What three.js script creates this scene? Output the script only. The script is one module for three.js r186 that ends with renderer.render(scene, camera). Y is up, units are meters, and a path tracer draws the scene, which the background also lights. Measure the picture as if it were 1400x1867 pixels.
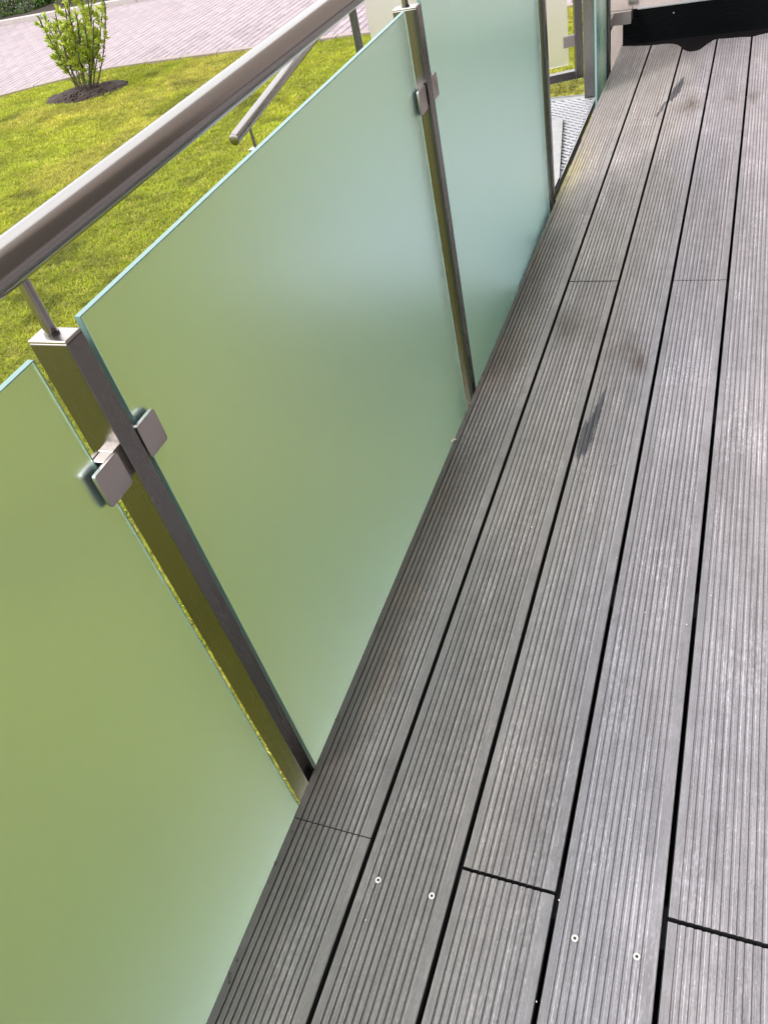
import * as THREE from 'three';
import { RoundedBoxGeometry } from 'three/addons/geometries/RoundedBoxGeometry.js';
import { mergeGeometries, toCreasedNormals } from 'three/addons/utils/BufferGeometryUtils.js';

// ------------------------------------------------------------------ camera, sky, sun, exposure
const scene = new THREE.Scene();
const camera = new THREE.PerspectiveCamera(66.41, 767 / 1024, 0.02, 400);
camera.position.set(0.5901, 1.2474, 0);
camera.rotation.order = 'YXZ';
camera.rotation.set(-0.74585, 0.52804, -0.27042);
scene.add(camera);

const renderer = new THREE.WebGLRenderer({ antialias: true });
renderer.toneMapping = THREE.LinearToneMapping;
renderer.toneMappingExposure = 2.8;
renderer.setSize(767, 1024);
renderer.shadowMap.enabled = true;

const SUN = new THREE.Vector3(-0.62, 0.72, 0.36).normalize();
{ // bright overcast sky: a soft gradient, brighter towards the veiled sun
  const W = 256, H = 128, d = new Float32Array(W * H * 4);
  for (let j = 0; j < H; j++) for (let i = 0; i < W; i++) {
    const el = ((j + 0.5) / H - 0.5) * Math.PI, az = ((i + 0.5) / W - 0.5) * 2 * Math.PI;
    const v = new THREE.Vector3(Math.cos(el) * Math.cos(az), Math.sin(el), Math.cos(el) * Math.sin(az));
    const up = Math.max(0, v.y), c = Math.max(0, v.dot(SUN));
    let L = 0.72 + 0.42 * up + 0.9 * Math.pow(c, 5) + 1.4 * Math.pow(c, 30);
    L *= 1 + 0.10 * Math.sin(v.x * 5 + v.y * 3) * Math.sin(v.z * 4 - v.y * 5);
    if (v.y < 0) L *= 0.5;
    const k = (j * W + i) * 4;
    d[k] = L * 0.985; d[k + 1] = L * 1.0; d[k + 2] = L * 1.02; d[k + 3] = 1;
  }
  const sky = new THREE.DataTexture(d, W, H, THREE.RGBAFormat, THREE.FloatType);
  sky.mapping = THREE.EquirectangularReflectionMapping;
  sky.magFilter = sky.minFilter = THREE.LinearFilter;
  sky.needsUpdate = true;
  scene.background = sky; scene.environment = sky;
}
const sun = new THREE.DirectionalLight(new THREE.Color(1, 0.95, 0.87), 1.0);
sun.position.copy(SUN).multiplyScalar(30); sun.castShadow = true; sun.shadow.radius = 28;
sun.shadow.mapSize.set(2048, 2048);
Object.assign(sun.shadow.camera, { left: -16, right: 16, top: 16, bottom: -16, near: 1, far: 80 });
sun.target.position.set(-3, 0, -4);
scene.add(sun, sun.target);

// ------------------------------------------------------------------ helpers
let seed = 20240611;
const rnd = () => { seed |= 0; seed = (seed + 0x6D2B79F5) | 0; let t = Math.imul(seed ^ (seed >>> 15), 1 | seed); t = (t + Math.imul(t ^ (t >>> 7), 61 | t)) ^ t; return ((t ^ (t >>> 14)) >>> 0) / 4294967296; };
const rr = (a, b) => a + (b - a) * rnd();
const clamp = (x, a = 0, b = 1) => Math.min(b, Math.max(a, x));
const sstep = (a, b, x) => { const t = clamp((x - a) / (b - a)); return t * t * (3 - 2 * t); };
const NL = new Float32Array(65536); for (let i = 0; i < 65536; i++) NL[i] = rnd();
function vn(x, y) { // value noise, 0..1
  const xi = Math.floor(x), yi = Math.floor(y); let fx = x - xi, fy = y - yi;
  fx = fx * fx * (3 - 2 * fx); fy = fy * fy * (3 - 2 * fy);
  const x0 = xi & 255, x1 = (xi + 1) & 255, y0 = (yi & 255) << 8, y1 = ((yi + 1) & 255) << 8;
  const a = NL[y0 | x0], b = NL[y0 | x1], c = NL[y1 | x0], e = NL[y1 | x1];
  return a + (b - a) * fx + (c - a) * fy + (a - b - c + e) * fx * fy;
}
const fbm = (x, y) => 0.5 * vn(x, y) + 0.28 * vn(x * 2.1 + 17, y * 2.1 + 5) + 0.15 * vn(x * 4.3 + 31, y * 4.3 + 11) + 0.07 * vn(x * 8.9 + 3, y * 8.9 + 47);
const toS = (c) => 255 * (c <= 0.0031308 ? 12.92 * c : 1.055 * Math.pow(clamp(c), 1 / 2.4) - 0.055);
const lin = (r, g, b) => new THREE.Color().setRGB(r, g, b);

const counts = {};
function numbered(name) { const n = counts[name] = (counts[name] ?? -1) + 1; return n ? `${name}_${String(n).padStart(3, '0')}` : name; }
function tag(o, label, category, group) { o.userData.label = label; o.userData.category = category; if (group) o.userData.group = group; return o; }
function thing(name, label, category, pos = [0, 0, 0], turn = 0, group) {
  const o = new THREE.Group(); o.name = numbered(name); o.position.set(...pos); o.rotation.y = turn; scene.add(o);
  return tag(o, label, category, group);
}
function obj(name, geo, mat, parent = scene) {
  const g = Array.isArray(geo) ? mergeGeometries(geo.map((x) => x.index ? x.toNonIndexed() : x)) : geo;
  const m = new THREE.Mesh(g, mat); m.name = parent === scene ? numbered(name) : name;
  m.castShadow = m.receiveShadow = true; parent.add(m); return m;
}
function struct(name, geo, mat, parent = scene) { const m = obj(name, geo, mat, parent); if (parent === scene) m.userData.kind = 'structure'; return m; }
const box = (x0, x1, y0, y1, z0, z1) => { const g = new THREE.BoxGeometry(Math.abs(x1 - x0), Math.abs(y1 - y0), Math.abs(z1 - z0)); g.translate((x0 + x1) / 2, (y0 + y1) / 2, (z0 + z1) / 2); return g; };
const rbox = (x0, x1, y0, y1, z0, z1, r = 0.002, seg = 2) => { const g = new RoundedBoxGeometry(Math.abs(x1 - x0), Math.abs(y1 - y0), Math.abs(z1 - z0), seg, r); g.translate((x0 + x1) / 2, (y0 + y1) / 2, (z0 + z1) / 2); return g; };
function tube(a, b, r, seg = 24, r2 = r, caps = true) {
  const A = new THREE.Vector3(...a), B = new THREE.Vector3(...b), d = B.clone().sub(A), g = new THREE.CylinderGeometry(r2, r, d.length(), seg, 1, !caps);
  g.applyQuaternion(new THREE.Quaternion().setFromUnitVectors(new THREE.Vector3(0, 1, 0), d.clone().normalize()));
  const m = A.add(B).multiplyScalar(0.5); g.translate(m.x, m.y, m.z); return g;
}
function tex(w, h, f, { srgb = true, repeat = null } = {}) {
  const d = new Uint8Array(w * h * 4);
  for (let j = 0; j < h; j++) for (let i = 0; i < w; i++) {
    const c = f(i, j), k = (j * w + i) * 4;
    if (srgb) { d[k] = toS(c[0]); d[k + 1] = toS(c[1]); d[k + 2] = toS(c[2]); } else d[k] = d[k + 1] = d[k + 2] = 255 * clamp(c);
    d[k + 3] = 255;
  }
  const t = new THREE.DataTexture(d, w, h, THREE.RGBAFormat);
  t.magFilter = THREE.LinearFilter; t.minFilter = THREE.LinearMipmapLinearFilter; t.generateMipmaps = true;
  t.wrapS = t.wrapT = THREE.RepeatWrapping; if (srgb) t.colorSpace = THREE.SRGBColorSpace;
  if (repeat) t.repeat.set(...repeat);
  t.needsUpdate = true; return t;
}
// uv in metres on the ground plane
function uvXZ(g, s = 1) { const p = g.attributes.position, u = new Float32Array(p.count * 2); for (let i = 0; i < p.count; i++) { u[2 * i] = p.getX(i) * s; u[2 * i + 1] = p.getZ(i) * s; } g.setAttribute('uv', new THREE.BufferAttribute(u, 2)); return g; }

// ------------------------------------------------------------------ materials
const brush = tex(256, 256, (i, j) => 0.5 + 0.5 * (vn(i * 0.9, j * 0.02) - 0.5) + 0.25 * (vn(i * 0.31 + 9, j * 0.01) - 0.5), { srgb: false });
const roughT = tex(256, 256, (i, j) => 0.82 + 0.18 * fbm(i * 0.05, j * 0.05), { srgb: false });
const steel = new THREE.MeshStandardMaterial({ color: lin(0.178, 0.17, 0.164), metalness: 1, roughness: 0.29, roughnessMap: roughT });
const steelTube = new THREE.MeshStandardMaterial({ color: lin(0.29, 0.274, 0.264), metalness: 1, roughness: 0.215, roughnessMap: roughT });
const steelPlate = new THREE.MeshStandardMaterial({ color: lin(0.42, 0.388, 0.372), metalness: 1, roughness: 0.36, roughnessMap: roughT });
const rubber = new THREE.MeshStandardMaterial({ color: lin(0.015, 0.016, 0.017), roughness: 0.7 });
const glassMat = new THREE.MeshPhysicalMaterial({ color: lin(0.99, 1.0, 1.0), roughness: 0.305, metalness: 0, transmission: 0.955, thickness: 0.008, ior: 1.5, attenuationColor: lin(0.80, 0.965, 0.94), attenuationDistance: 0.012 });
const paleGlass = new THREE.MeshPhysicalMaterial({ color: lin(0.9, 0.9, 0.88), roughness: 0.34, transmission: 0.9, thickness: 0.008, ior: 1.5 });
const edgeMat = new THREE.MeshPhysicalMaterial({ color: lin(0.22, 0.37, 0.345), roughness: 0.35, transmission: 0.25, thickness: 0.002, ior: 1.5 });
const blackMat = new THREE.MeshStandardMaterial({ color: lin(0.008, 0.008, 0.009), roughness: 0.9 });
const gratMat = new THREE.MeshStandardMaterial({ color: lin(0.38, 0.376, 0.40), metalness: 0.3, roughness: 0.5 });
const galvT = tex(128, 128, (i, j) => { const v = 0.32 + 0.09 * (fbm(i * 0.09, j * 0.09) - 0.5) + 0.06 * (vn(i * 0.35, j * 0.35) - 0.5); return [v * 0.99, v * 0.99, v]; });
const galv = new THREE.MeshStandardMaterial({ map: galvT, metalness: 0.35, roughness: 0.55 });

// ------------------------------------------------------------------ ground
const GY = -0.72;
const lawnNoise = (x, z) => fbm(x * 0.55 + 40, z * 0.55 + 13);
const lawnDry = (x, z) => sstep(0.5, 0.68, fbm(x * 0.9 + 3, z * 0.7 + 71));
const kerbZ = (x) => x > -6.3 ? -8.62 + 0.02 * (x + 4) : -8.62 + 0.02 * -2.3 + Math.pow(-6.3 - x, 1.25) * 0.4;
{
  const T = tex(1024, 1024, (i, j) => {
    const x = i / 1024 * 8, z = j / 1024 * 8, a = fbm(x * 4, z * 4), b = vn(x * 32, z * 32), c = vn(x * 16 + 7, z * 16);
    const k = 0.55 + 0.5 * a + 0.3 * (b - 0.5);
    return [(0.16 + 0.07 * c) * k, (0.18 + 0.03 * c) * k, 0.02 * k];
  }, { repeat: [0.125, 0.125] });
  const g = new THREE.PlaneGeometry(160, 160); g.rotateX(-Math.PI / 2); g.translate(-10, GY, -10); uvXZ(g);
  struct('lawn_ground', g, new THREE.MeshStandardMaterial({ map: T, roughness: 0.95 }));
}
{ // grass, far too many blades to count
  const P = [], I = [], C = [];
  const blades = 6;
  for (let b = 0; b < blades; b++) {
    const a = b / blades * 6.283 + rr(-0.4, 0.4), r0 = rr(0.0, 0.012), w = rr(0.0014, 0.0024), h = rr(0.016, 0.036), ln = rr(0.012, 0.034);
    const cx = Math.cos(a), cz = Math.sin(a), n = P.length / 3;
    const bx = cx * r0, bz = cz * r0, px = -cz, pz = cx;
    P.push(bx + px * w, 0, bz + pz * w, bx - px * w, 0, bz - pz * w,
      bx + cx * ln * 0.35 + px * w * 0.9, h * 0.65, bz + cz * ln * 0.35 + pz * w * 0.9, bx + cx * ln * 0.35 - px * w * 0.9, h * 0.65, bz + cz * ln * 0.35 - pz * w * 0.9,
      bx + cx * ln, h * 0.92, bz + cz * ln);
    I.push(n, n + 1, n + 2, n + 1, n + 3, n + 2, n + 2, n + 3, n + 4);
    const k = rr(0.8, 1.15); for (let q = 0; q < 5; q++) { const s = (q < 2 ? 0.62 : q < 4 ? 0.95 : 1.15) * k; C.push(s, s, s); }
  }
  const g = new THREE.BufferGeometry(); g.setAttribute('position', new THREE.Float32BufferAttribute(P, 3)); g.setAttribute('color', new THREE.Float32BufferAttribute(C, 3)); g.setIndex(I); g.computeVertexNormals();
  const uv = new Float32Array(P.length / 3 * 2); g.setAttribute('uv', new THREE.BufferAttribute(uv, 2));
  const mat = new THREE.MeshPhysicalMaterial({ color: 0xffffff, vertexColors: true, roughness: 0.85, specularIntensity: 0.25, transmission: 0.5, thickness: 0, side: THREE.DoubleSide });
  const spots = [];
  const fill = (x0, x1, z0, z1, dens) => {
    const n = Math.round((x1 - x0) * (z1 - z0) * dens);
    for (let i = 0; i < n; i++) {
      const x = rr(x0, x1), z = rr(z0, z1);
      if (z < kerbZ(x) + 0.03) continue;
      const ds = Math.hypot(x + 6.12, (z + 7.68) * 1.6); if (ds < 0.42 + 0.14 * (vn(x * 6, z * 6) - 0.5) * 2) continue;
      if (x > -0.5 && rnd() < 0.97 * sstep(-0.37, -0.31, x + 0.05 * (vn(z * 7, x * 5) - 0.5))) continue;
      spots.push(x, z);
    }
  };
  fill(-9.5, -2.2, -9.0, -2.0, 3200);
  fill(-2.2, -0.31, -9.0, -2.0, 1800);
  fill(-3.2, -0.31, -2.0, 0.6, 2600);
  fill(-6.5, -3.2, -2.0, 1.5, 700);
  fill(-3.2, -0.32, 0.6, 2.5, 500);
  const n = spots.length / 2, im = new THREE.InstancedMesh(g, mat, n), M = new THREE.Matrix4(), Q = new THREE.Quaternion(), E = new THREE.Euler(), S = new THREE.Vector3(), V = new THREE.Vector3(), col = new THREE.Color();
  for (let i = 0; i < n; i++) {
    const x = spots[2 * i], z = spots[2 * i + 1], clump = vn(x * 5.5, z * 5.5), nn = lawnNoise(x, z), dry = lawnDry(x, z);
    const s = 0.85 + 0.3 * clump + rr(-0.15, 0.2);
    E.set(rr(-0.35, 0.35), rr(0, 6.283), rr(-0.35, 0.35)); Q.setFromEuler(E); S.set(s * rr(0.9, 1.3), s * rr(0.75, 1.1), s * rr(0.9, 1.3)); V.set(x, GY - 0.004, z);
    im.setMatrixAt(i, M.compose(V, Q, S));
    const moss = sstep(0.35, 0.7, vn(x * 2.3 + 50, z * 2.3)), dark = sstep(0.73, 0.86, vn(x * 3.1 + 90, z * 4.2 + 12));
    let r = 0.265, gg = 0.30, b = 0.018;
    r += (0.40 - r) * dry * 0.6; gg += (0.34 - gg) * dry * 0.6; b += (0.06 - b) * dry * 0.6;
    r += (0.32 - r) * moss * 0.4; gg += (0.32 - gg) * moss * 0.4;
    const k = (0.86 + 0.4 * nn) * rr(0.6, 1.35) * (0.8 + 0.42 * clump) * (1 - 0.4 * dark);
    if (rnd() < 0.07) { r = 0.44; gg = 0.36; b = 0.10; }
    im.setColorAt(i, col.setRGB(r * k, gg * k, b * k));
  }
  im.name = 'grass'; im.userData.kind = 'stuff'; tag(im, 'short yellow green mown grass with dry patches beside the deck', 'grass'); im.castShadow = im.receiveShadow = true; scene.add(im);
  console.log('tufts', n);
}
{ // pale gravel-look strip added unseen under the deck edge to lighten the glass foot
  const T = tex(256, 512, (i, j) => { const a = vn(i * 0.35, j * 0.35), b = vn(i * 0.12 + 5, j * 0.12), k = 0.42 + 0.3 * a + 0.12 * b; return [k, k * 0.97, k * 0.9]; }, { repeat: [2, 1] });
  const g = new THREE.PlaneGeometry(0.30, 9); g.rotateX(-Math.PI / 2); g.translate(-0.17, GY + 0.012, -2.5); uvXZ(g);
  struct('added_pale_strip', g, new THREE.MeshStandardMaterial({ map: T, roughness: 0.95, bumpMap: T, bumpScale: 0.006 }));
}

// ------------------------------------------------------------------ driveway of small pink grey pavers
{
  const root = new THREE.Group(); root.name = 'driveway'; root.userData.kind = 'structure'; scene.add(root);
  const FARZ = -12.36, TOP = -0.7;
  // sand bed, following the kerb line
  const sh = new THREE.Shape(); sh.moveTo(3, 12.6); for (let x = 3; x >= -15; x -= 0.25) sh.lineTo(x, -kerbZ(x)); sh.lineTo(-15, 12.6); sh.closePath();
  const bed = new THREE.ShapeGeometry(sh); bed.rotateX(-Math.PI / 2); bed.translate(0, TOP - 0.006, 0); uvXZ(bed);
  obj('sand_bed', bed, new THREE.MeshStandardMaterial({ color: lin(0.035, 0.03, 0.03), roughness: 1 }), root);
  const T = tex(256, 256, (i, j) => { const k = 0.9 + 0.22 * (fbm(i * 0.06, j * 0.06) - 0.5) + 0.16 * (vn(i * 0.8, j * 0.8) - 0.5); return [k * 0.97, k * 0.965, k * 0.97]; }, { repeat: [2.5, 2.5] });
  const mats = [[0.24, 0.192, 0.206], [0.258, 0.21, 0.222], [0.208, 0.166, 0.18], [0.25, 0.202, 0.213]].map((c) => new THREE.MeshStandardMaterial({ color: lin(...c), map: T, roughness: 0.85 }));
  const W = 0.105, L = 0.21;
  const paver = (len) => { // chamfered block, top at y = 0
    const w = W - 0.011, l = len - 0.009, c = 0.006, h = 0.05, P = [];
    const ring = (x, y, z) => [[-x, y, -z], [x, y, -z], [x, y, z], [-x, y, z]];
    const a = ring(w / 2, -h, l / 2), b = ring(w / 2, -c, l / 2), t = ring(w / 2 - c, 0, l / 2 - c);
    const quad = (p, q, r, s) => P.push(...p, ...r, ...q, ...p, ...s, ...r);
    for (let k = 0; k < 4; k++) { const n = (k + 1) % 4; quad(a[n], a[k], b[k], b[n]); quad(b[n], b[k], t[k], t[n]); }
    quad(t[0], t[1], t[2], t[3]);
    const g = new THREE.BufferGeometry(); g.setAttribute('position', new THREE.Float32BufferAttribute(P, 3)); g.computeVertexNormals(); return uvXZ(g);
  };
  const full = paver(L), list = [];
  let row = 0;
  for (let x = -14; x < 1.5; x += W, row++) {
    const start = kerbZ(x) - 0.012, off = (row % 2) * L * 0.5 + (row * 0.013 % 0.02);
    let z = -7 - off;
    while (z > FARZ + 0.02) {
      const z0 = Math.min(z, start), z1 = Math.max(z - L, FARZ + 0.01); z -= L;
      if (z0 - z1 < 0.03) continue;
      list.push([x + W / 2, (z0 + z1) / 2, z0 - z1]);
    }
  }
  // the nearest in view are single pieces
  const score = (p) => Math.hypot(p[0] - 0.59, 1.95, p[1]) + (p[0] < -7.6 || p[0] > -2.6 ? 50 : 0);
  list.sort((a, b) => score(a) - score(b));
  for (let i = 0; i < 300 && i < list.length; i++) {
    const [x, z, l] = list[i], m = new THREE.Mesh(Math.abs(l - L) < 1e-3 ? full : paver(l), mats[Math.floor(rnd() * 4)]);
    m.name = i ? 'paver_' + String(i).padStart(3, '0') : 'paver'; m.position.set(x, TOP + rr(-0.0015, 0.0015), z); m.rotation.set(rr(-0.008, 0.008), 0, rr(-0.008, 0.008)); m.castShadow = m.receiveShadow = true; root.add(m);
  }
  const rest = list.slice(300), im = new THREE.InstancedMesh(full, mats[1], rest.length), M = new THREE.Matrix4(), Q = new THREE.Quaternion(), E = new THREE.Euler(), col = new THREE.Color();
  rest.forEach(([x, z, l], i) => { E.set(rr(-0.008, 0.008), 0, rr(-0.008, 0.008)); im.setMatrixAt(i, M.compose(new THREE.Vector3(x, TOP + rr(-0.0015, 0.0015), z), Q.setFromEuler(E), new THREE.Vector3(1, 1, l / L))); const k = rr(0.88, 1.06); im.setColorAt(i, col.setRGB(k, k * rr(0.97, 1.02), k)); });
  im.name = 'paving_blocks'; im.userData.kind = 'stuff'; im.castShadow = im.receiveShadow = true; root.add(im);
  // kerb stones: one flat line beside the lawn, one raised line in front of the hedge
  const kT = tex(128, 128, (i, j) => { const k = 0.9 + 0.3 * (fbm(i * 0.12, j * 0.12) - 0.5); return [k, k * 0.98, k * 0.96]; });
  const km = new THREE.MeshStandardMaterial({ color: lin(0.22, 0.18, 0.17), map: kT, roughness: 0.9 }), km2 = new THREE.MeshStandardMaterial({ color: lin(0.33, 0.295, 0.29), map: kT, roughness: 0.9 });
  let px = 1.6, pz = kerbZ(1.6);
  for (let i = 0; px > -12; i++) {
    let qx = px - 0.5, qz = kerbZ(qx); const d = Math.hypot(qx - px, qz - pz); qx = px + (qx - px) * 0.5 / d; qz = kerbZ(qx);
    const m = obj('kerb_stone', rbox(-0.245, 0.245, -0.2, 0, -0.045, 0.045, 0.006, 1), km, root);
    m.position.set((px + qx) / 2, TOP + 0.012, (pz + qz) / 2 + 0.045); m.rotation.y = Math.atan2(-(pz - qz), px - qx); px = qx; pz = qz;
  }
  for (let i = 0; i < 15; i++) { const m = obj('kerb_stone', rbox(-0.496, 0.496, -0.2, 0, -0.05, 0.05, 0.01, 1), km2, root); m.position.set(-15 + i, TOP + 0.075 + rr(-0.003, 0.003), FARZ - 0.05); }
}

// ------------------------------------------------------------------ foliage helpers
function leafGeo(l, w, fold = 0.25) { // one folded pointed leaf along +y, 4 triangles per side
  const P = [0, 0, 0, -w / 2, l * 0.4, fold * w, 0, l * 0.42, 0, w / 2, l * 0.4, fold * w, -w * 0.28, l * 0.75, fold * w * 0.4, 0, l * 0.76, -0.02 * l, w * 0.28, l * 0.75, fold * w * 0.4, 0, l, -0.12 * l];
  const I = [0, 2, 1, 0, 3, 2, 1, 2, 5, 1, 5, 4, 2, 3, 6, 2, 6, 5, 4, 5, 7, 5, 6, 7];
  const g = new THREE.BufferGeometry(); g.setAttribute('position', new THREE.Float32BufferAttribute(P, 3)); g.setAttribute('uv', new THREE.Float32BufferAttribute(new Float32Array(16), 2)); g.setIndex(I); g.computeVertexNormals(); return g;
}
const leafMat = () => new THREE.MeshPhysicalMaterial({ color: 0xffffff, roughness: 0.6, transmission: 0.4, thickness: 0, side: THREE.DoubleSide });
function leaves(name, geo, list, parent) { // list of [pos, dir, scale, color]
  const im = new THREE.InstancedMesh(geo, leafMat(), list.length), M = new THREE.Matrix4(), Q = new THREE.Quaternion(), Q2 = new THREE.Quaternion(), Y = new THREE.Vector3(0, 1, 0), c = new THREE.Color();
  list.forEach(([p, d, s, col], i) => { Q.setFromUnitVectors(Y, d.clone().normalize()).multiply(Q2.setFromAxisAngle(Y, rr(0, 6.283))); im.setMatrixAt(i, M.compose(p, Q, new THREE.Vector3(s, s, s))); im.setColorAt(i, c.setRGB(...col)); });
  im.name = name; im.userData.kind = 'stuff'; im.castShadow = im.receiveShadow = true; parent.add(im); return im;
}
const barkMat = new THREE.MeshStandardMaterial({ color: lin(0.07, 0.05, 0.035), roughness: 0.9 });
const soilT = tex(256, 256, (i, j) => { const k = 0.5 + 0.9 * fbm(i * 0.14, j * 0.14) * vn(i * 0.5, j * 0.5) + 0.3 * vn(i * 0.9, j * 0.9); return [0.027 * k, 0.0155 * k, 0.012 * k]; });
const soilMat = new THREE.MeshStandardMaterial({ map: soilT, roughness: 1, bumpMap: soilT, bumpScale: 0.01 });

{ // young shrub in a soil patch
  const X = -6.12, Z = -7.68;
  const pg = new THREE.CircleGeometry(0.62, 48, 0, 6.283); // mulch mound
  const P = [], I = [], R = 14, A = 48;
  for (let r = 0; r <= R; r++) for (let a = 0; a < A; a++) { const t = a / A * 6.283, q = r / R, rad = q * (0.5 + 0.14 * (vn(Math.cos(t) * 2 + 8, Math.sin(t) * 2 + 8) - 0.5) * 2), x = Math.cos(t) * rad * 0.92, z = Math.sin(t) * rad * 0.6; P.push(x, 0.045 * (1 - q * q) + (q < 0.99 ? 0.035 * (vn(x * 22 + 60, z * 22 + 60) - 0.4) : -0.02), z); }
  for (let r = 0; r < R; r++) for (let a = 0; a < A; a++) { const b = (a + 1) % A, i = r * A + a, j = r * A + b; I.push(i, j, i + A, j, j + A, i + A); }
  const g = new THREE.BufferGeometry(); g.setAttribute('position', new THREE.Float32BufferAttribute(P, 3)); g.setIndex(I); g.computeVertexNormals(); uvXZ(g, 2.2);
  pg.dispose(); g.translate(X, GY + 0.015, Z); const patch = struct('soil_patch', g, soilMat);
  const cl = []; for (let i = 0; i < 260; i++) { const t = rr(0, 6.283), q = Math.sqrt(rnd()) * rr(0.6, 1.12), c = new THREE.IcosahedronGeometry(rr(0.006, 0.022), 0); c.scale(1, 0.6, rr(0.7, 1.3)); c.rotateY(rr(0, 3)); c.translate(X + Math.cos(t) * 0.47 * q, GY + 0.02 + 0.045 * Math.max(0, 1 - q * q), Z + Math.sin(t) * 0.31 * q); cl.push(c); }
  obj('soil_clods', cl, new THREE.MeshStandardMaterial({ color: lin(0.032, 0.019, 0.015), roughness: 1 }), patch).userData.kind = 'stuff';
  const t = thing('young_shrub', 'young loose shrub with bright green leaves in a dark soil patch on the lawn', 'shrub', [X, GY + 0.03, Z]);
  const L = [], stems = [];
  for (let s = 0; s < 18; s++) {
    const a = s / 18 * 6.283 + rr(-0.2, 0.2), spread = rr(0.15, 0.42), h = s % 5 === 0 ? rr(0.92, 1.12) : rr(0.55, 0.88);
    const b0 = new THREE.Vector3(Math.cos(a) * rr(0.02, 0.12), 0, Math.sin(a) * rr(0.02, 0.1));
    const sp = (s % 5 === 0 ? 0.35 : 1) * spread;
    const tip = new THREE.Vector3(Math.cos(a) * sp + 0.36 * h, h, Math.sin(a) * sp - 0.03);
    const mid = b0.clone().lerp(tip, 0.5).add(new THREE.Vector3(Math.cos(a) * 0.08 + rr(-0.05, 0.05), -0.02, Math.sin(a) * 0.06 + rr(-0.05, 0.05)));
    const curve = new THREE.QuadraticBezierCurve3(b0, mid, tip);
    stems.push(new THREE.TubeGeometry(curve, 10, 0.0062, 5));
    for (let b = 0; b < 8; b++) {
      const u = 0.3 + 0.65 * b / 8 + rr(-0.03, 0.03), p = curve.getPoint(u), d = new THREE.Vector3(rr(-1, 1), rr(0.3, 1.2), rr(-1, 1)).normalize(), len = rr(0.06, 0.17), e = p.clone().addScaledVector(d, len);
      stems.push(tube(p.toArray(), e.toArray(), 0.0028, 4, 0.0016, false));
      const nl = u < 0.8 ? 40 : 24;
      for (let q = 0; q < nl; q++) { const w = rr(0.2, 1.05); L.push([p.clone().addScaledVector(d, len * w).add(new THREE.Vector3(rr(-0.012, 0.012), rr(-0.012, 0.012), rr(-0.012, 0.012))), new THREE.Vector3(rr(-1, 1) + d.x, rr(-0.3, 1) + d.y * 0.6, rr(-1, 1) + d.z), rr(0.7, 1.3), (() => { const k = rr(0.65, 1.25), y = rnd(); return [(0.29 + 0.18 * y) * k, (0.41 + 0.08 * y) * k, 0.028 * k]; })()]); }
    }
    for (let q = 0; q < 34; q++) { const u = rr(0.12, 1), p = curve.getPoint(u); L.push([p, new THREE.Vector3(rr(-1, 1), rr(0, 1.2), rr(-1, 1)), rr(0.7, 1.2), [0.22 * rr(0.6, 1.2), 0.3 * rr(0.7, 1.2), 0.025]]); }
  }
  obj('stem', stems, barkMat, t);
  leaves('foliage', leafGeo(0.046, 0.017), L, t);
}
{ // hedge bushes behind the driveway
  const soil = new THREE.PlaneGeometry(16, 6, 40, 14); soil.rotateX(-Math.PI / 2); const sp = soil.attributes.position; for (let i = 0; i < sp.count; i++) sp.setY(i, 0.03 * vn(sp.getX(i) * 3 + 90, sp.getZ(i) * 3 + 90)); soil.computeVertexNormals(); soil.translate(-9, -0.68, -15.46); uvXZ(soil, 1.4);
  struct('hedge_bed', soil, soilMat);
  const bush = (x, z, rx, rz, h, n, cols, ls, label) => {
    const t = thing('hedge_bush', label, 'bush', [x, -0.68, z], 0);
    const L = [], st = [];
    for (let s = 0; s < 9; s++) { const a = rr(0, 6.283); st.push(tube([0.1 * Math.cos(a), 0, 0.1 * Math.sin(a)], [rx * 0.7 * Math.cos(a), h * rr(0.5, 0.85), rz * 0.7 * Math.sin(a)], 0.014, 5, 0.006)); }
    for (let i = 0; i < n; i++) {
      const a = rr(0, 6.283), q = Math.sqrt(rnd()), y = Math.pow(rnd(), 1.4), prof = Math.sqrt(Math.max(0.05, 1 - Math.pow(y * 1.02 - 0.18, 2) * 1.25)), lump = 0.78 + 0.4 * vn(a * 2.2 + x, y * 4 + 9), rad = prof * lump * (0.55 + 0.45 * Math.pow(q, 0.5));
      const p = new THREE.Vector3(Math.cos(a) * rx * rad, y * h * (0.85 + 0.2 * vn(a * 2 + 3, 5)), Math.sin(a) * rz * rad), k = rr(0.5, 1.3), c = cols[Math.floor(rnd() * cols.length)];
      L.push([p, new THREE.Vector3(Math.cos(a) + rr(-0.8, 0.8), rr(-0.4, 0.9), Math.sin(a) + rr(-0.8, 0.8)), ls * rr(0.7, 1.3), [c[0] * k, c[1] * k, c[2] * k]]);
    }
    obj('stem', st, barkMat, t); leaves('foliage', leafGeo(0.075, 0.04), L, t);
  };
  const dk = [[0.08, 0.19, 0.010], [0.04, 0.105, 0.008], [0.16, 0.28, 0.016]], ol = [[0.12, 0.13, 0.03], [0.1, 0.115, 0.03], [0.15, 0.16, 0.04]];
  bush(-12.2, -13.55, 1.05, 0.8, 1.5, 6500, dk, 1.1, 'dense dark green leafy bush behind the driveway kerb at the top left corner');
  bush(-10.35, -13.75, 0.75, 0.75, 1.1, 2200, ol, 0.8, 'paler olive green bush behind the driveway kerb just above the young shrub');
}

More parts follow.
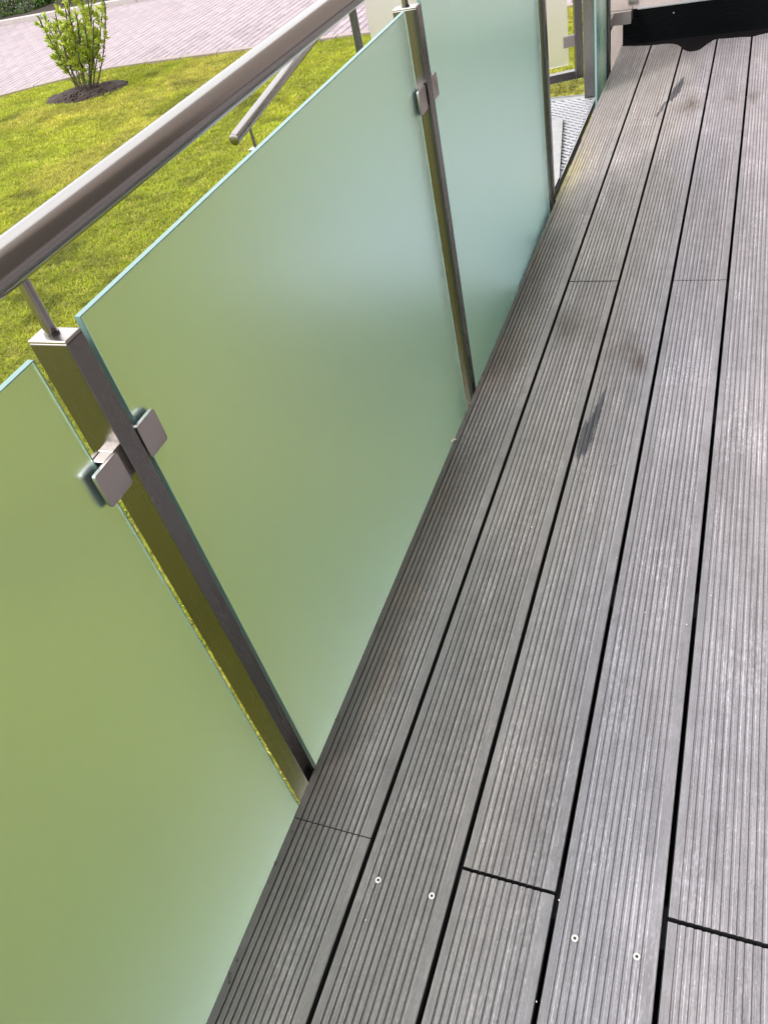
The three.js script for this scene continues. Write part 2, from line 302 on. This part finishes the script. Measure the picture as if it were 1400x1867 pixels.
// ------------------------------------------------------------------ deck
const PX = 0.0035, PITCH = 0.151, PW = 0.1441, ZEND = -4.53, ZNEAR = 1.4;
{
  const TW = 2048, TH = 2048, XR = 7 * PITCH, Z0 = 0.15, Z1 = -4.6;
  const soft = (x, z, cx, cz, rx, rz, tilt = 0) => { const dx = (x - cx) - tilt * (z - cz), dz = z - cz; return Math.exp(-((dx / rx) ** 2 + (dz / rz) ** 2)); };
  // shaped wet smears, given as a spine of [z, x from, x to]
  const smear = (spine, x, z) => { for (let i = 0; i + 1 < spine.length; i++) { const a = spine[i], b = spine[i + 1]; if (z <= a[0] && z >= b[0]) { const t = (z - a[0]) / (b[0] - a[0]), l = a[1] + (b[1] - a[1]) * t, r = a[2] + (b[2] - a[2]) * t, e = 0.0035; return sstep(l - e, l + e, x) * (1 - sstep(r - e, r + e, x)); } } return 0; };
  const S1 = [[-1.40, 0.314, 0.319], [-1.425, 0.309, 0.333], [-1.47, 0.308, 0.3395], [-1.535, 0.3095, 0.3395], [-1.55, 0.3195, 0.342], [-1.62, 0.329, 0.3425], [-1.64, 0.333, 0.343], [-1.685, 0.339, 0.3425]];
  const S2 = [[-3.53, 0.268, 0.276], [-3.58, 0.273, 0.288], [-3.68, 0.289, 0.3], [-3.70, 0.305, 0.322], [-3.78, 0.305, 0.338], [-3.88, 0.318, 0.347], [-3.95, 0.334, 0.347], [-3.99, 0.34, 0.345]];
  const T = tex(TW, TH, (i, j) => {
    const x = PX - 0.0025 + i / TW * XR, z = Z0 + (Z1 - Z0) * (j / TH);
    const kb = Math.floor((x - PX + 0.0025) / PITCH), xl = x - PX - kb * PITCH;
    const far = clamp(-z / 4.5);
    // streaks along the board, fine speckle, blotches
    const st = vn(x * 900, z * 9 + kb * 31), st2 = vn(x * 330 + 7, z * 3.1 + kb * 17), sp = vn(x * 1100, z * 380), bl = fbm(x * 9 + 20, z * 3.2 + 40), cross = vn(x * 60 + kb * 9, z * 55);
    let k = 0.92 + 0.34 * (st - 0.5) + 0.2 * (st2 - 0.5) + 0.42 * (sp - 0.5) + 0.34 * (bl - 0.5) + 0.16 * (cross - 0.5);
    k *= 0.96 + 0.09 * NL[(kb * 37 + (z < [-.433, -2.219, -.427, -2.219, -.435, -2.219, -.43][kb] ? 5 : 0)) & 65535];
    if (sp > 0.9 && st > 0.58) k *= 1.4; const scf = sstep(0.58, 0.8, vn(x * 24 + kb * 7, z * 8 + 60)) * sstep(0.45, 0.85, vn(x * 420, z * 130)); k *= 1 + 0.34 * scf; k *= 0.955 + 0.09 * NL[(kb * 91 + 300) & 65535];                    // pale fibres
    const edge = xl < 0.0125 || xl > 0.127, gq = ((xl - 0.0158 + 0.0054 + 1.08) % 0.0108) - 0.0054; if (edge) k = k * 0.55 + 0.36 + 0.34 * (fbm(x * 70 + 5, z * 26) - 0.5); else k *= Math.abs(gq + 0.0017) < 0.0008 ? 0.45 : Math.abs(gq) < 0.0015 ? 0.88 : Math.abs(gq - 0.0026) < 0.0008 ? 1.3 + 0.5 * (st - 0.4) : 1.0; // shaded left wall and lit right edge of each groove painted in, floor dirt
    const vio = sstep(0.28, 0.5, x + 0.1 * (fbm(z * 2, 9) - 0.5)); let r = (0.216 - 0.001 * vio) * k, g = (0.193 + 0.003 * vio) * k, b = (0.178 + 0.025 * vio) * k;
    const wash = fbm(x * 5 + 3, z * 1.6 + 8);                  // warm or cool wash
    r *= 0.99 + 0.06 * (wash - 0.3) ; b *= 1.03 - 0.08 * (wash - 0.5);
    // damp dirt band along the glass, brown bleeding, plus broad darkening towards the left
    const ir = x + 0.05 * (fbm(z * 4 + 5, 3.3) - 0.45), dampDark = Math.max((1 - sstep(0.02, 0.16, ir)) * (0.6 + 0.4 * sstep(0.2, 0.6, fbm(z * 1.9 + 12, 7.7))) * (1 - sstep(2.3, 3.0, -z)), 0.44 * (1 - sstep(0.12, 0.52, ir)) * (1 - 0.6 * sstep(0.3, 1.6, -z)) * (1 - sstep(2.2, 3.2, -z)));
    r *= 1 - 0.74 * dampDark; g *= 1 - 0.77 * dampDark; b *= 1 - 0.795 * dampDark;
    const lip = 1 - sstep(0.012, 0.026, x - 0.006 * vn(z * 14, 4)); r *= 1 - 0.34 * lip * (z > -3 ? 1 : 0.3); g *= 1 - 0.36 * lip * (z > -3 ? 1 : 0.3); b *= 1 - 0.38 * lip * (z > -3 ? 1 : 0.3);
    const br = (1 - sstep(0.03, 0.14, x)) * sstep(0.42, 0.66, fbm(x * 11 + 1, z * 3.4 + 31)) * sstep(0.3, 0.7, -z) * (1 - sstep(2.6, 3.6, -z));
    r *= 1 + 0.02 * br; g *= 1 - 0.08 * br; b *= 1 - 0.18 * br;
    const moss = soft(x, z, 0.016, -3.0, 0.045, 0.28); r *= 1 + 0.12 * moss; g *= 1 + 0.14 * moss; b *= 1 - 0.28 * moss;
    // broad brown spills
    const q = 0.75 + 0.5 * vn(x * 40, z * 14);
    let d = 0.5 * soft(x, z, 0.405, -1.80, 0.022, 0.06, 0.1) + 0.36 * soft(x, z, 0.355, -1.87, 0.034, 0.07, -0.1) + 0.42 * soft(x, z, 0.185, -1.98, 0.045, 0.085) + 0.18 * soft(x, z, 0.27, -1.94, 0.06, 0.05) + 0.4 * soft(x, z, 0.405, -3.66, 0.03, 0.11) + 0.2 * soft(x, z, 0.37, -3.62, 0.06, 0.05) + 0.3 * soft(x, z, 0.548, -3.66, 0.02, 0.05) + 0.34 * soft(x, z, 0.628, -3.66, 0.018, 0.06) + 0.2 * soft(x, z, 0.4, -0.62, 0.04, 0.2);
    d *= q; d = Math.min(1, d * 1.35 * (0.45 + 1.1 * st) * (0.7 + 0.6 * vn(x * 90, z * 40))); r *= 1 - 0.72 * d; g *= 1 - 0.8 * d; b *= 1 - 0.88 * d;
    const wx = x + 0.005 * (vn(z * 55, kb + 3) - 0.5) + 0.003 * (vn(z * 170, 8) - 0.5), wz = z + 0.03 * (vn(x * 260, 5) - 0.5), w = clamp(Math.max(smear(S1, wx, wz), smear(S2, wx, wz)) * (0.78 + 0.45 * (st - 0.3))); r *= 1 - 0.86 * w; g *= 1 - 0.84 * w; b *= 1 - 0.8 * w;
    const pale = sstep(0.55, 0.75, fbm(x * 6 + 70, z * 2.4 + 2)) * 0.16 + 0.10 * far; r *= 1 + pale * 1.05; g *= 1 + pale; b *= 1 + pale;  // random pale patches, plus far-end grazing sheen put into the colour
    return [r, g, b];
  });
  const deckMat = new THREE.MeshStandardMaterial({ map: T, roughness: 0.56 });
  const deck = new THREE.Group(); deck.name = 'deck'; deck.userData.kind = 'structure'; scene.add(deck);
  // grooved profile, drawn from the left side over the top to the right side
  const prof = [[0, -0.023], [0, -0.0012], [0.0012, 0]], NG = 11, GP = 0.0108, M0 = 0.0158;
  for (let i = 0; i < NG; i++) { const c = M0 + i * GP; prof.push([c - 0.0022, 0], [c - 0.0017, -0.0019], [c + 0.0015, -0.0017], [c + 0.0022, 0]); }
  prof.push([PW - 0.0012, 0], [PW, -0.0012], [PW, -0.023]);
  const gapDark = (k) => +(k <= 1 || k >= prof.length - 2);  // plank sides and lips coloured near black, standing in for gap shade
  const plankGeo = (x, za, zb) => {
    const P = [], U = [], n = prof.length;
    const uv = (px, z) => U.push((px - PX + 0.0025) / XR, (z - Z0) / (Z1 - Z0));
    const V = (p, z) => { P.push(x + p[0], p[1], z); uv(x + clamp(p[0], 0.0012, PW - 0.0012), z); };
    const order = [...Array(n).keys()].sort((p, q) => gapDark(p) - gapDark(q)); let topVerts = 0;
    for (const k of order) { const a = prof[k], b = prof[(k + 1) % n]; if (!gapDark(k)) topVerts += 6; V(a, za); V(b, za); V(b, zb); V(a, za); V(b, zb); V(a, zb); }
    for (const z of [za, zb]) { const q = [[0.001, -0.023], [0.001, -0.0016], [PW - 0.001, -0.0016], [PW - 0.001, -0.023]]; for (const k of [0, 1, 2, 0, 2, 3]) V(q[k], z); }
    const g = new THREE.BufferGeometry(); g.setAttribute('position', new THREE.Float32BufferAttribute(P, 3)); g.setAttribute('uv', new THREE.Float32BufferAttribute(U, 2)); g.computeVertexNormals(); g.addGroup(0, topVerts, 0); g.addGroup(topVerts, P.length / 3 - topVerts, 1); return g;
  };
  const joints = [[-0.433], [-2.219], [-0.427], [-2.219], [-0.435], [-2.219], [-0.43]];
  const gap = [0.0016, 0.0045, 0.0055, 0.003, 0.0065, 0.004, 0.004];
  const sideMat = new THREE.MeshStandardMaterial({ color: lin(0.012, 0.011, 0.011), roughness: 0.95 });
  const screwMat = new THREE.MeshStandardMaterial({ color: lin(0.62, 0.6, 0.56), metalness: 0.3, roughness: 0.5 });
  const holeMat = new THREE.MeshStandardMaterial({ color: lin(0.05, 0.045, 0.04), roughness: 0.8 });
  for (let k = 0; k < 18; k++) {
    const x = PX + k * PITCH, js = joints[k % 7 === 6 && k > 6 ? 0 : k % 7], g = gap[k % 7] / 2;
    let a = ZNEAR; const segs = [];
    for (const j of js) { segs.push([a, j + g]); a = j - g; } segs.push([a, ZEND]);
    for (const [za, zb] of segs) {
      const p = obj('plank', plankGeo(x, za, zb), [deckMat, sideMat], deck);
      if (k === 1 || k === 3) if (za > 0) for (const dx of k === 1 ? [0.028, 0.117] : [0.0315, 0.1165]) {
        const ring = new THREE.TorusGeometry(0.0036, 0.0016, 8, 20); ring.rotateX(Math.PI / 2); ring.translate(x + dx, 0.0006, -0.374);
        obj('screw', ring, screwMat, p);
        const c = new THREE.CylinderGeometry(0.003, 0.003, 0.001, 12); c.translate(x + dx, 0.0002, -0.374); obj('screw_hole', c, holeMat, p);
      }
    }
  }
  // substructure, in the dark under the boards
  for (const z of [-0.43, -1.03, -1.62, -2.219, -2.82, -3.42, -4.0, -4.49, 0.2, 0.8]) obj('joist', box(0.02, 2.72, -0.1, -0.0235, z - 0.03, z + 0.03), blackMat, deck);
  obj('edge_beam', box(0.0035, 0.018, -0.32, -0.0235, ZNEAR, ZEND), blackMat, deck);
  obj('gap_backing', box(0.018, 2.75, -0.34, -0.32, ZNEAR, ZEND), blackMat, deck);  // unseen black sheet added under the boards so the gaps stay dark
}

// ------------------------------------------------------------------ house walls (end wall in view; the long wall beside the deck is what the steel mirrors)
{
  const T = tex(512, 512, (i, j) => { const k = 0.92 + 0.18 * (fbm(i * 0.03, j * 0.03) - 0.5) + 0.12 * (vn(i * 0.7, j * 0.7) - 0.5); return [0.42 * k, 0.355 * k, 0.335 * k]; });
  const wallMat = new THREE.MeshStandardMaterial({ map: T, roughness: 0.9, bumpMap: T, bumpScale: 0.004 });
  const house = thing('house', 'pinkish cream rendered house wall at the far end of the deck', 'house', [0, 0, 0]);
  const ew = box(-0.15, 2.749, GY, 7.5, -4.565, -4.9); uvBoxXY(ew); obj('wall', ew, wallMat, house);
  const dark = new THREE.MeshStandardMaterial({ color: lin(0.09, 0.075, 0.065), roughness: 0.8 });
  const side = box(2.75, 3.05, GY, 7.5, 4.5, -4.9); uvBoxZY(side); obj('wall', side, dark, house);
  obj('flashing', rbox(0.078, 2.74, 0.1515, 0.158, -4.565, -4.532, 0.001, 1), galv, house);
}
function uvBoxXY(g) { const p = g.attributes.position, u = g.attributes.uv; for (let i = 0; i < p.count; i++) u.setXY(i, p.getX(i) + p.getZ(i), p.getY(i)); }
function uvBoxZY(g) { const p = g.attributes.position, u = g.attributes.uv; for (let i = 0; i < p.count; i++) u.setXY(i, p.getZ(i) + p.getX(i), p.getY(i)); }
{ // black grooved board standing on edge against the wall
  const s = new THREE.Shape(); const H = 0.149, y0 = 0.002; s.moveTo(-4.56, y0); s.lineTo(-4.536, y0);
  for (let i = 0; i < 12; i++) { const c = y0 + 0.018 + i * 0.0101; s.lineTo(-4.536, c - 0.0026); s.lineTo(-4.5378, c - 0.0014); s.lineTo(-4.5378, c + 0.0014); s.lineTo(-4.536, c + 0.0026); }
  s.lineTo(-4.536, y0 + H); s.lineTo(-4.56, y0 + H); s.closePath();
  const mk = (x0, x1) => { const g = new THREE.ExtrudeGeometry(s, { depth: x1 - x0, bevelEnabled: false }); const p = g.attributes.position; for (let i = 0; i < p.count; i++) p.setXYZ(i, x0 + p.getZ(i), p.getY(i), p.getX(i)); const idx = g.index; if (!idx) { const a = p.array; for (let i = 0; i < p.count; i += 3) for (let k = 0; k < 3; k++) { const t = a[3 * (i + 1) + k]; a[3 * (i + 1) + k] = a[3 * (i + 2) + k]; a[3 * (i + 2) + k] = t; } } g.computeVertexNormals(); return g; };
  const m = new THREE.MeshPhysicalMaterial({ color: lin(0.0022, 0.0028, 0.0034), roughness: 0.8, specularIntensity: 0.15 });
  const t = thing('skirting_board', 'black painted grooved board standing on edge at the foot of the end wall', 'board', [0, 0, 0]);
  obj('board', mk(0.009, 2.74), m, t);
  const c = new THREE.CylinderGeometry(0.0035, 0.0035, 0.003, 12); c.rotateX(Math.PI / 2); c.translate(0.245, 0.118, -4.5355); obj('screw', c, galv, t);
}
{ // black coating spilled from the board on to the deck
  const pts = [[0.002, -4.548], [0.05, -4.52], [0.147, -4.493], [0.22, -4.49], [0.27, -4.46], [0.293, -4.418], [0.312, -4.366], [0.335, -4.335], [0.356, -4.329], [0.38, -4.342], [0.4, -4.385], [0.42, -4.432], [0.448, -4.47], [0.5, -4.465], [0.557, -4.458], [0.604, -4.448], [0.674, -4.474], [0.76, -4.47], [0.86, -4.5], [1.1, -4.52]];
  const s = new THREE.Shape(); s.moveTo(1.1, 4.535); s.lineTo(0.004, 4.535); s.splineThru(pts.slice(1).map(([x, z]) => new THREE.Vector2(x, -z)));
  const g = new THREE.ExtrudeGeometry(s, { depth: 0.0016, bevelEnabled: true, bevelThickness: 0.001, bevelSize: 0.0012, bevelSegments: 2, curveSegments: 8 }); g.rotateX(-Math.PI / 2); g.translate(0, 0.0008, 0);
  tag(obj('coating_spill', g, new THREE.MeshPhysicalMaterial({ color: lin(0.004, 0.0032, 0.0034), roughness: 0.8, specularIntensity: 0.2 })), 'irregular black coating spill on the deck along the foot of the black board', 'spill');
}

// ------------------------------------------------------------------ glass balustrade
const GX = -0.02;
function plate(x0, x1, y0, y1, z0, z1, r = 0.0045) { // flat plate with rounded corners, thickness along x
  if (z0 > z1) [z0, z1] = [z1, z0];
  const s = new THREE.Shape(); s.moveTo(z0 + r, y0); s.lineTo(z1 - r, y0); s.quadraticCurveTo(z1, y0, z1, y0 + r); s.lineTo(z1, y1 - r); s.quadraticCurveTo(z1, y1, z1 - r, y1); s.lineTo(z0 + r, y1); s.quadraticCurveTo(z0, y1, z0, y1 - r); s.lineTo(z0, y0 + r); s.quadraticCurveTo(z0, y0, z0 + r, y0);
  const g = new THREE.ExtrudeGeometry(s, { depth: x1 - x0 - 0.0016, bevelEnabled: true, bevelThickness: 0.0008, bevelSize: 0.0008, bevelOffset: -0.0008, bevelSegments: 3, curveSegments: 6 });
  g.rotateY(-Math.PI / 2); g.translate(x1 - 0.0008, 0, 0); return toCreasedNormals(g, 0.6);
}
function glassPanel(parent, x, y0, y1, z0, z1, label) { // z0 nearer than z1
  const p = obj('glass_panel', rbox(x - 0.004, x + 0.004, y0, y1 - 0.0012, z1 + 0.0012, z0 - 0.0012, 0.0012, 1), glassMat, parent);
  obj('polished_edge', [box(x - 0.0038, x + 0.0038, y0, y1, z0 - 0.0011, z0), box(x - 0.0038, x + 0.0038, y0, y1, z1, z1 + 0.0011), box(x - 0.0038, x + 0.0038, y1 - 0.0011, y1, z1 + 0.0012, z0 - 0.0012)], edgeMat, p);
  return p;
}
{
  const B = thing('glass_balustrade', 'frosted green glass balustrade with square steel posts and round handrail along the deck edge', 'balustrade');
  obj('handrail', tube([-0.03, 0.9845, 1.3], [-0.03, 0.9845, -4.52], 0.0212, 64), steelTube, B);
  const bodyX0 = -0.0545, bodyX1 = -0.004, W = 0.0275, TOPY = 0.9;
  const posts = [-0.505, -1.652, -2.801, -4.195, 0.645];
  for (const [pi, z] of posts.entries()) {
    const p = obj('post', rbox(bodyX0, bodyX1, -0.55, TOPY, z - W, z, 0.0022, 3), steel, B);
    obj('post_cap', rbox(bodyX0 + 0.0004, bodyX1 - 0.0004, TOPY - 0.001, TOPY + 0.003, z - W + 0.0004, z - 0.0004, 0.0016, 2), steelPlate, p);
    obj('rail_stub', tube([-0.031, TOPY + 0.002, z - W / 2], [-0.031, 0.966, z - W / 2], 0.0062, 20), steelTube, p);
    obj('stub_collar', tube([-0.031, TOPY + 0.0025, z - W / 2], [-0.031, TOPY + 0.006, z - W / 2], 0.0078, 20), steel, p);
    if (pi < 3 || pi === 4) for (const y of [0.745]) for (const s of pi === 2 ? [1] : [1, -1]) {
      // s = 1 holds the panel on the near side of the post, -1 the one beyond it
      const f = s > 0 ? z : z - W, a = (d) => f + s * d, zz = (u, v) => s > 0 ? [a(u), a(v)] : [a(v), a(u)];
      const [o0, o1] = s > 0 ? [0.009, 0.052] : [0.005, 0.042];
      obj('clamp', plate(-0.0122, -0.0065, y - 0.023, y + 0.023, ...zz(o0, o1)), steelPlate, p);
      obj('clamp', plate(-0.0350, -0.0292, y - 0.023, y + 0.023, ...zz(o0, o1)), steelPlate, p);
      obj('clamp', [rbox(-0.0295, -0.0120, y - 0.022, y + 0.022, ...zz(s > 0 ? o0 : 0.004, s > 0 ? 0.027 : 0.0115), 0.001, 2), rbox(-0.034, -0.013, y - 0.0215, y + 0.0215, ...zz(-0.001, s > 0 ? 0.0088 : 0.0048), 0.001, 2)], steelPlate, p);
      obj('clamp_pad', [rbox(-0.01575, -0.01205, y - 0.021, y + 0.021, ...zz(s > 0 ? 0.0275 : 0.0135, o1 - 0.002), 0.001, 1), rbox(-0.0291, -0.02425, y - 0.0235, y + 0.0225, ...zz(s > 0 ? 0.0275 : 0.0135, o1 + 0.0015), 0.001, 1)], rubber, p);
    }
  }
  glassPanel(B, GX, -0.07, 0.905, 0.6, -0.471);
  glassPanel(B, GX, -0.07, 0.905, -0.548, -1.62);
  glassPanel(B, GX, -0.07, 0.905, -1.714, -2.772);
  glassPanel(B, GX, -0.07, 0.905, -3.875, -4.168);
  // bracket that ties the last post to the wall
  const br = obj('wall_bracket', [rbox(-0.05, 0.058, 0.114, 0.171, -4.49, -4.455, 0.002, 2), rbox(-0.05, -0.022, 0.118, 0.167, -4.456, -4.222, 0.002, 2)], steelPlate, B);
  obj('bracket_plate', rbox(0.03, 0.074, 0.175, 0.222, -4.564, -4.558, 0.001, 2), steelPlate, br);
  obj('bracket_plate', rbox(0.054, 0.0575, 0.12, 0.175, -4.5, -4.53, 0.001, 1), steelPlate, br);
  for (const [x, y] of [[0.05, 0.208], [0.048, 0.191]]) { const c = new THREE.SphereGeometry(0.0055, 14, 8, 0, 6.283, 0, 1.4); c.rotateX(Math.PI / 2); c.translate(x, y, -4.558); obj('bolt', c, galv, br); }
}

// ------------------------------------------------------------------ landing with grating outside the opening
const LY = -0.045;
{
  const t = thing('grating_landing', 'light metal grating landing outside the opening in the glass balustrade', 'landing', [0, 0, 0]);
  const X0 = -1.07, X1 = -0.034, Z0 = -2.28, Z1 = -4.02;
  obj('frame', [rbox(X0, X1, LY - 0.03, LY + 0.002, Z1, Z1 + 0.006, 0.001, 1), rbox(X0, X1, LY - 0.03, LY + 0.002, Z0 - 0.006, Z0, 0.001, 1), rbox(X0, X0 + 0.006, LY - 0.03, LY + 0.002, Z1 + 0.006, Z0 - 0.006, 0.001, 1), rbox(X1 - 0.006, X1, LY - 0.03, LY + 0.002, Z1 + 0.006, Z0 - 0.006, 0.001, 1), box(X0 + 0.006, X1 - 0.006, LY - 0.006, LY - 0.001, Z1 + 0.006, Z1 + 0.05)], galv, t);
  const bars = [], ang = 0.64, dx = Math.cos(ang), dz = Math.sin(ang), xa = X0 + 0.006, xb = X1 - 0.006, za = Z1 + 0.05, zb = Z0 - 0.006;
  const strip = (ox, oz, ux, uz, w, y0, y1) => { // a flat bar along (ux, uz) through (ox, oz), cut at the frame
    let t0 = -9, t1 = 9;  for (const [o, u, lo, hi] of [[ox, ux, xa, xb], [oz, uz, za, zb]]) { const p = (lo - o) / u, q = (hi - o) / u; t0 = Math.max(t0, Math.min(p, q)); t1 = Math.min(t1, Math.max(p, q)); }
    if (t1 - t0 < 0.03) return; const g = new THREE.BoxGeometry(t1 - t0 - w * 0.4, y1 - y0, w); g.rotateY(-Math.atan2(uz, ux)); const m = (t0 + t1) / 2; g.translate(ox + ux * m, (y0 + y1) / 2, oz + uz * m); bars.push(g);
  };
  for (let k = -70; k < 70; k++) strip(-0.5 - dz * k * 0.0238, -2.9 + dx * k * 0.0238, dx, dz, 0.0128, LY - 0.005, LY - 0.0006);
  for (let k = -40; k < 40; k++) strip(-0.5 + dx * k * 0.044, -2.9 + dz * k * 0.044, -dz, dx, 0.008, LY - 0.006, LY - 0.0016);
  const gm = obj('grating_bars', bars, gratMat, t); gm.userData.kind = 'stuff';
  for (const [x, z] of [[X0 + 0.04, Z0 - 0.05], [X0 + 0.04, Z1 + 0.05], [X1 - 0.1, Z1 + 0.05]]) obj('leg', rbox(x - 0.025, x + 0.025, GY - 0.02, LY - 0.031, z - 0.025, z + 0.025, 0.003, 1), steel, t);
  const slotBacking = obj('slot_backing', box(X0 + 0.01, X1 - 0.008, LY - 0.036, LY - 0.031, Z1 + 0.01, Z0 - 0.01), blackMat, t); slotBacking.receiveShadow = true;  // black sheet added below the bars, standing in for shade in the slots
  const s = new THREE.Shape(); s.moveTo(-0.036, 3.07); s.lineTo(-0.042, 2.56); s.lineTo(-0.3, 2.62); s.lineTo(-0.95, 3.0); s.lineTo(-0.95, 3.9); s.lineTo(-0.45, 3.88); s.lineTo(-0.136, 3.694); s.closePath();
  const g = new THREE.ExtrudeGeometry(s, { depth: 0.010, bevelEnabled: true, bevelThickness: 0.0008, bevelSize: 0.0008, bevelSegments: 1 }); g.rotateX(-Math.PI / 2); g.translate(0, LY + 0.003, 0);
  const m = tag(obj('metal_sheet', g, [galv, blackMat]), 'light grey sheet lying on the grating landing, its edge shadow painted black', 'sheet');  // side faces painted black as the shadow line along the sheet
}
{ // gate at the far side of the landing, a little open
  const t = thing('glass_gate', 'steel framed gate with pale frosted glass at the far side of the grating landing', 'gate', [-0.088, 0, -3.975]);
  obj('gate_post', rbox(0.0, 0.049, LY - 0.02, 0.93, -0.045, 0.004, 0.002, 2), steel, t);
  const leaf = new THREE.Group(); leaf.name = 'gate_leaf'; leaf.rotation.y = 0.36; t.add(leaf);
  const g = obj('frame', [rbox(-0.036, -0.002, 0.043, 0.92, -0.036, 0, 0.002, 2), rbox(-1.0, -0.966, 0.043, 0.92, -0.036, 0, 0.002, 2), rbox(-0.9665, -0.0355, 0.043, 0.078, -0.0355, -0.0005, 0.002, 2), rbox(-0.9665, -0.0355, 0.885, 0.92, -0.0355, -0.0005, 0.002, 2)], steel, leaf);
  const gp = obj('glass_panel', rbox(-0.925, -0.064, 0.105, 0.86, -0.022, -0.014, 0.0012, 1), paleGlass, leaf);
  for (const [x0, x1] of [[-0.087, -0.036], [-0.965, -0.913]]) for (const y of [0.2, 0.75]) obj('clamp', [rbox(x0, x1, y - 0.023, y + 0.023, -0.013, -0.008, 0.002, 2), rbox(x0, x1, y - 0.023, y + 0.023, -0.028, -0.023, 0.002, 2)], steelPlate, leaf);
}
{ // lower railing outside, level with the lawn
  const t = thing('ramp_railing', 'lower steel railing outside the glass balustrade with its handrail end over the lawn', 'railing', [0, 0, 0]);
  const X = -1.1;
  obj('handrail', [tube([X, 0.382, -2.575], [X, 0.51, -3.6], 0.0212, 40), (() => { const s = new THREE.SphereGeometry(0.0212, 32, 12); s.scale(1, 1, 0.25); s.translate(X, 0.382, -2.575); return s; })()], steelTube, t);
  const p1 = obj('post', rbox(X - 0.025, X + 0.025, GY - 0.02, 0.298, -2.715, -2.687, 0.002, 2), steel, t);
  obj('post_cap', rbox(X - 0.026, X + 0.026, 0.298, 0.303, -2.716, -2.686, 0.001, 1), steelPlate, p1);
  obj('rail_stub', tube([X, 0.302, -2.7], [X, 0.378, -2.7], 0.0062, 14), steelTube, p1);
  glassPanel(t, X - 0.002, -0.5, 0.285, -2.76, -3.3);
}

// ------------------------------------------------------------------ small debris on the deck
{
  const G = [], fl = [];
  for (let i = 0; i < 80; i++) {
    const z = -0.1 - 4.2 * Math.pow(rnd(), 1.25), x = rr(0.01, 1.0), s = 0.0005 + 0.0012 * rnd() * rnd(), g = new THREE.IcosahedronGeometry(s, 0); g.scale(1, 0.4, rr(0.8, 2.2)); g.rotateY(rr(0, 3.14)); g.translate(x, s * 0.3, z);
    G.push(g);
  }
  const m = tag(obj('paint_flecks', G, new THREE.MeshStandardMaterial({ color: lin(0.72, 0.7, 0.68), roughness: 0.7 })), 'tiny white flecks scattered over the grey deck boards', 'flecks'); m.userData.kind = 'stuff';
  const D = []; for (let i = 0; i < 90; i++) { const g = new THREE.IcosahedronGeometry(rr(0.0007, 0.0026), 0); g.scale(1, 0.5, rr(0.7, 2)); g.rotateY(rr(0, 3)); g.translate(0.006 + 0.016 * rnd() * rnd(), 0.0006, rr(-3.0, -0.15)); D.push(g); }
  tag(obj('dirt_crumbs', D, new THREE.MeshStandardMaterial({ color: lin(0.05, 0.04, 0.03), roughness: 1 })), 'brown dirt crumbs along the deck edge at the foot of the glass', 'dirt').userData.kind = 'stuff';
  const c = new THREE.CatmullRomCurve3([[0.392, 0.002, -1.385], [0.401, 0.003, -1.389], [0.41, 0.002, -1.397]].map((a) => new THREE.Vector3(...a)));
  tag(obj('dry_twig', new THREE.TubeGeometry(c, 8, 0.0009, 5), new THREE.MeshStandardMaterial({ color: lin(0.3, 0.27, 0.24), roughness: 0.9 })), 'tiny dry twig lying on the deck near the dark wet mark', 'twig');
  const lf = leafGeo(0.02, 0.011, 0.4); lf.rotateX(-1.35); lf.rotateY(2.4); lf.translate(0.012, 0.002, -1.44);
  tag(obj('dry_leaf', lf, new THREE.MeshStandardMaterial({ color: lin(0.4, 0.3, 0.26), roughness: 0.8, side: THREE.DoubleSide })), 'small dry leaf on the deck edge against the glass beside the second post', 'leaf');
}

renderer.render(scene, camera);
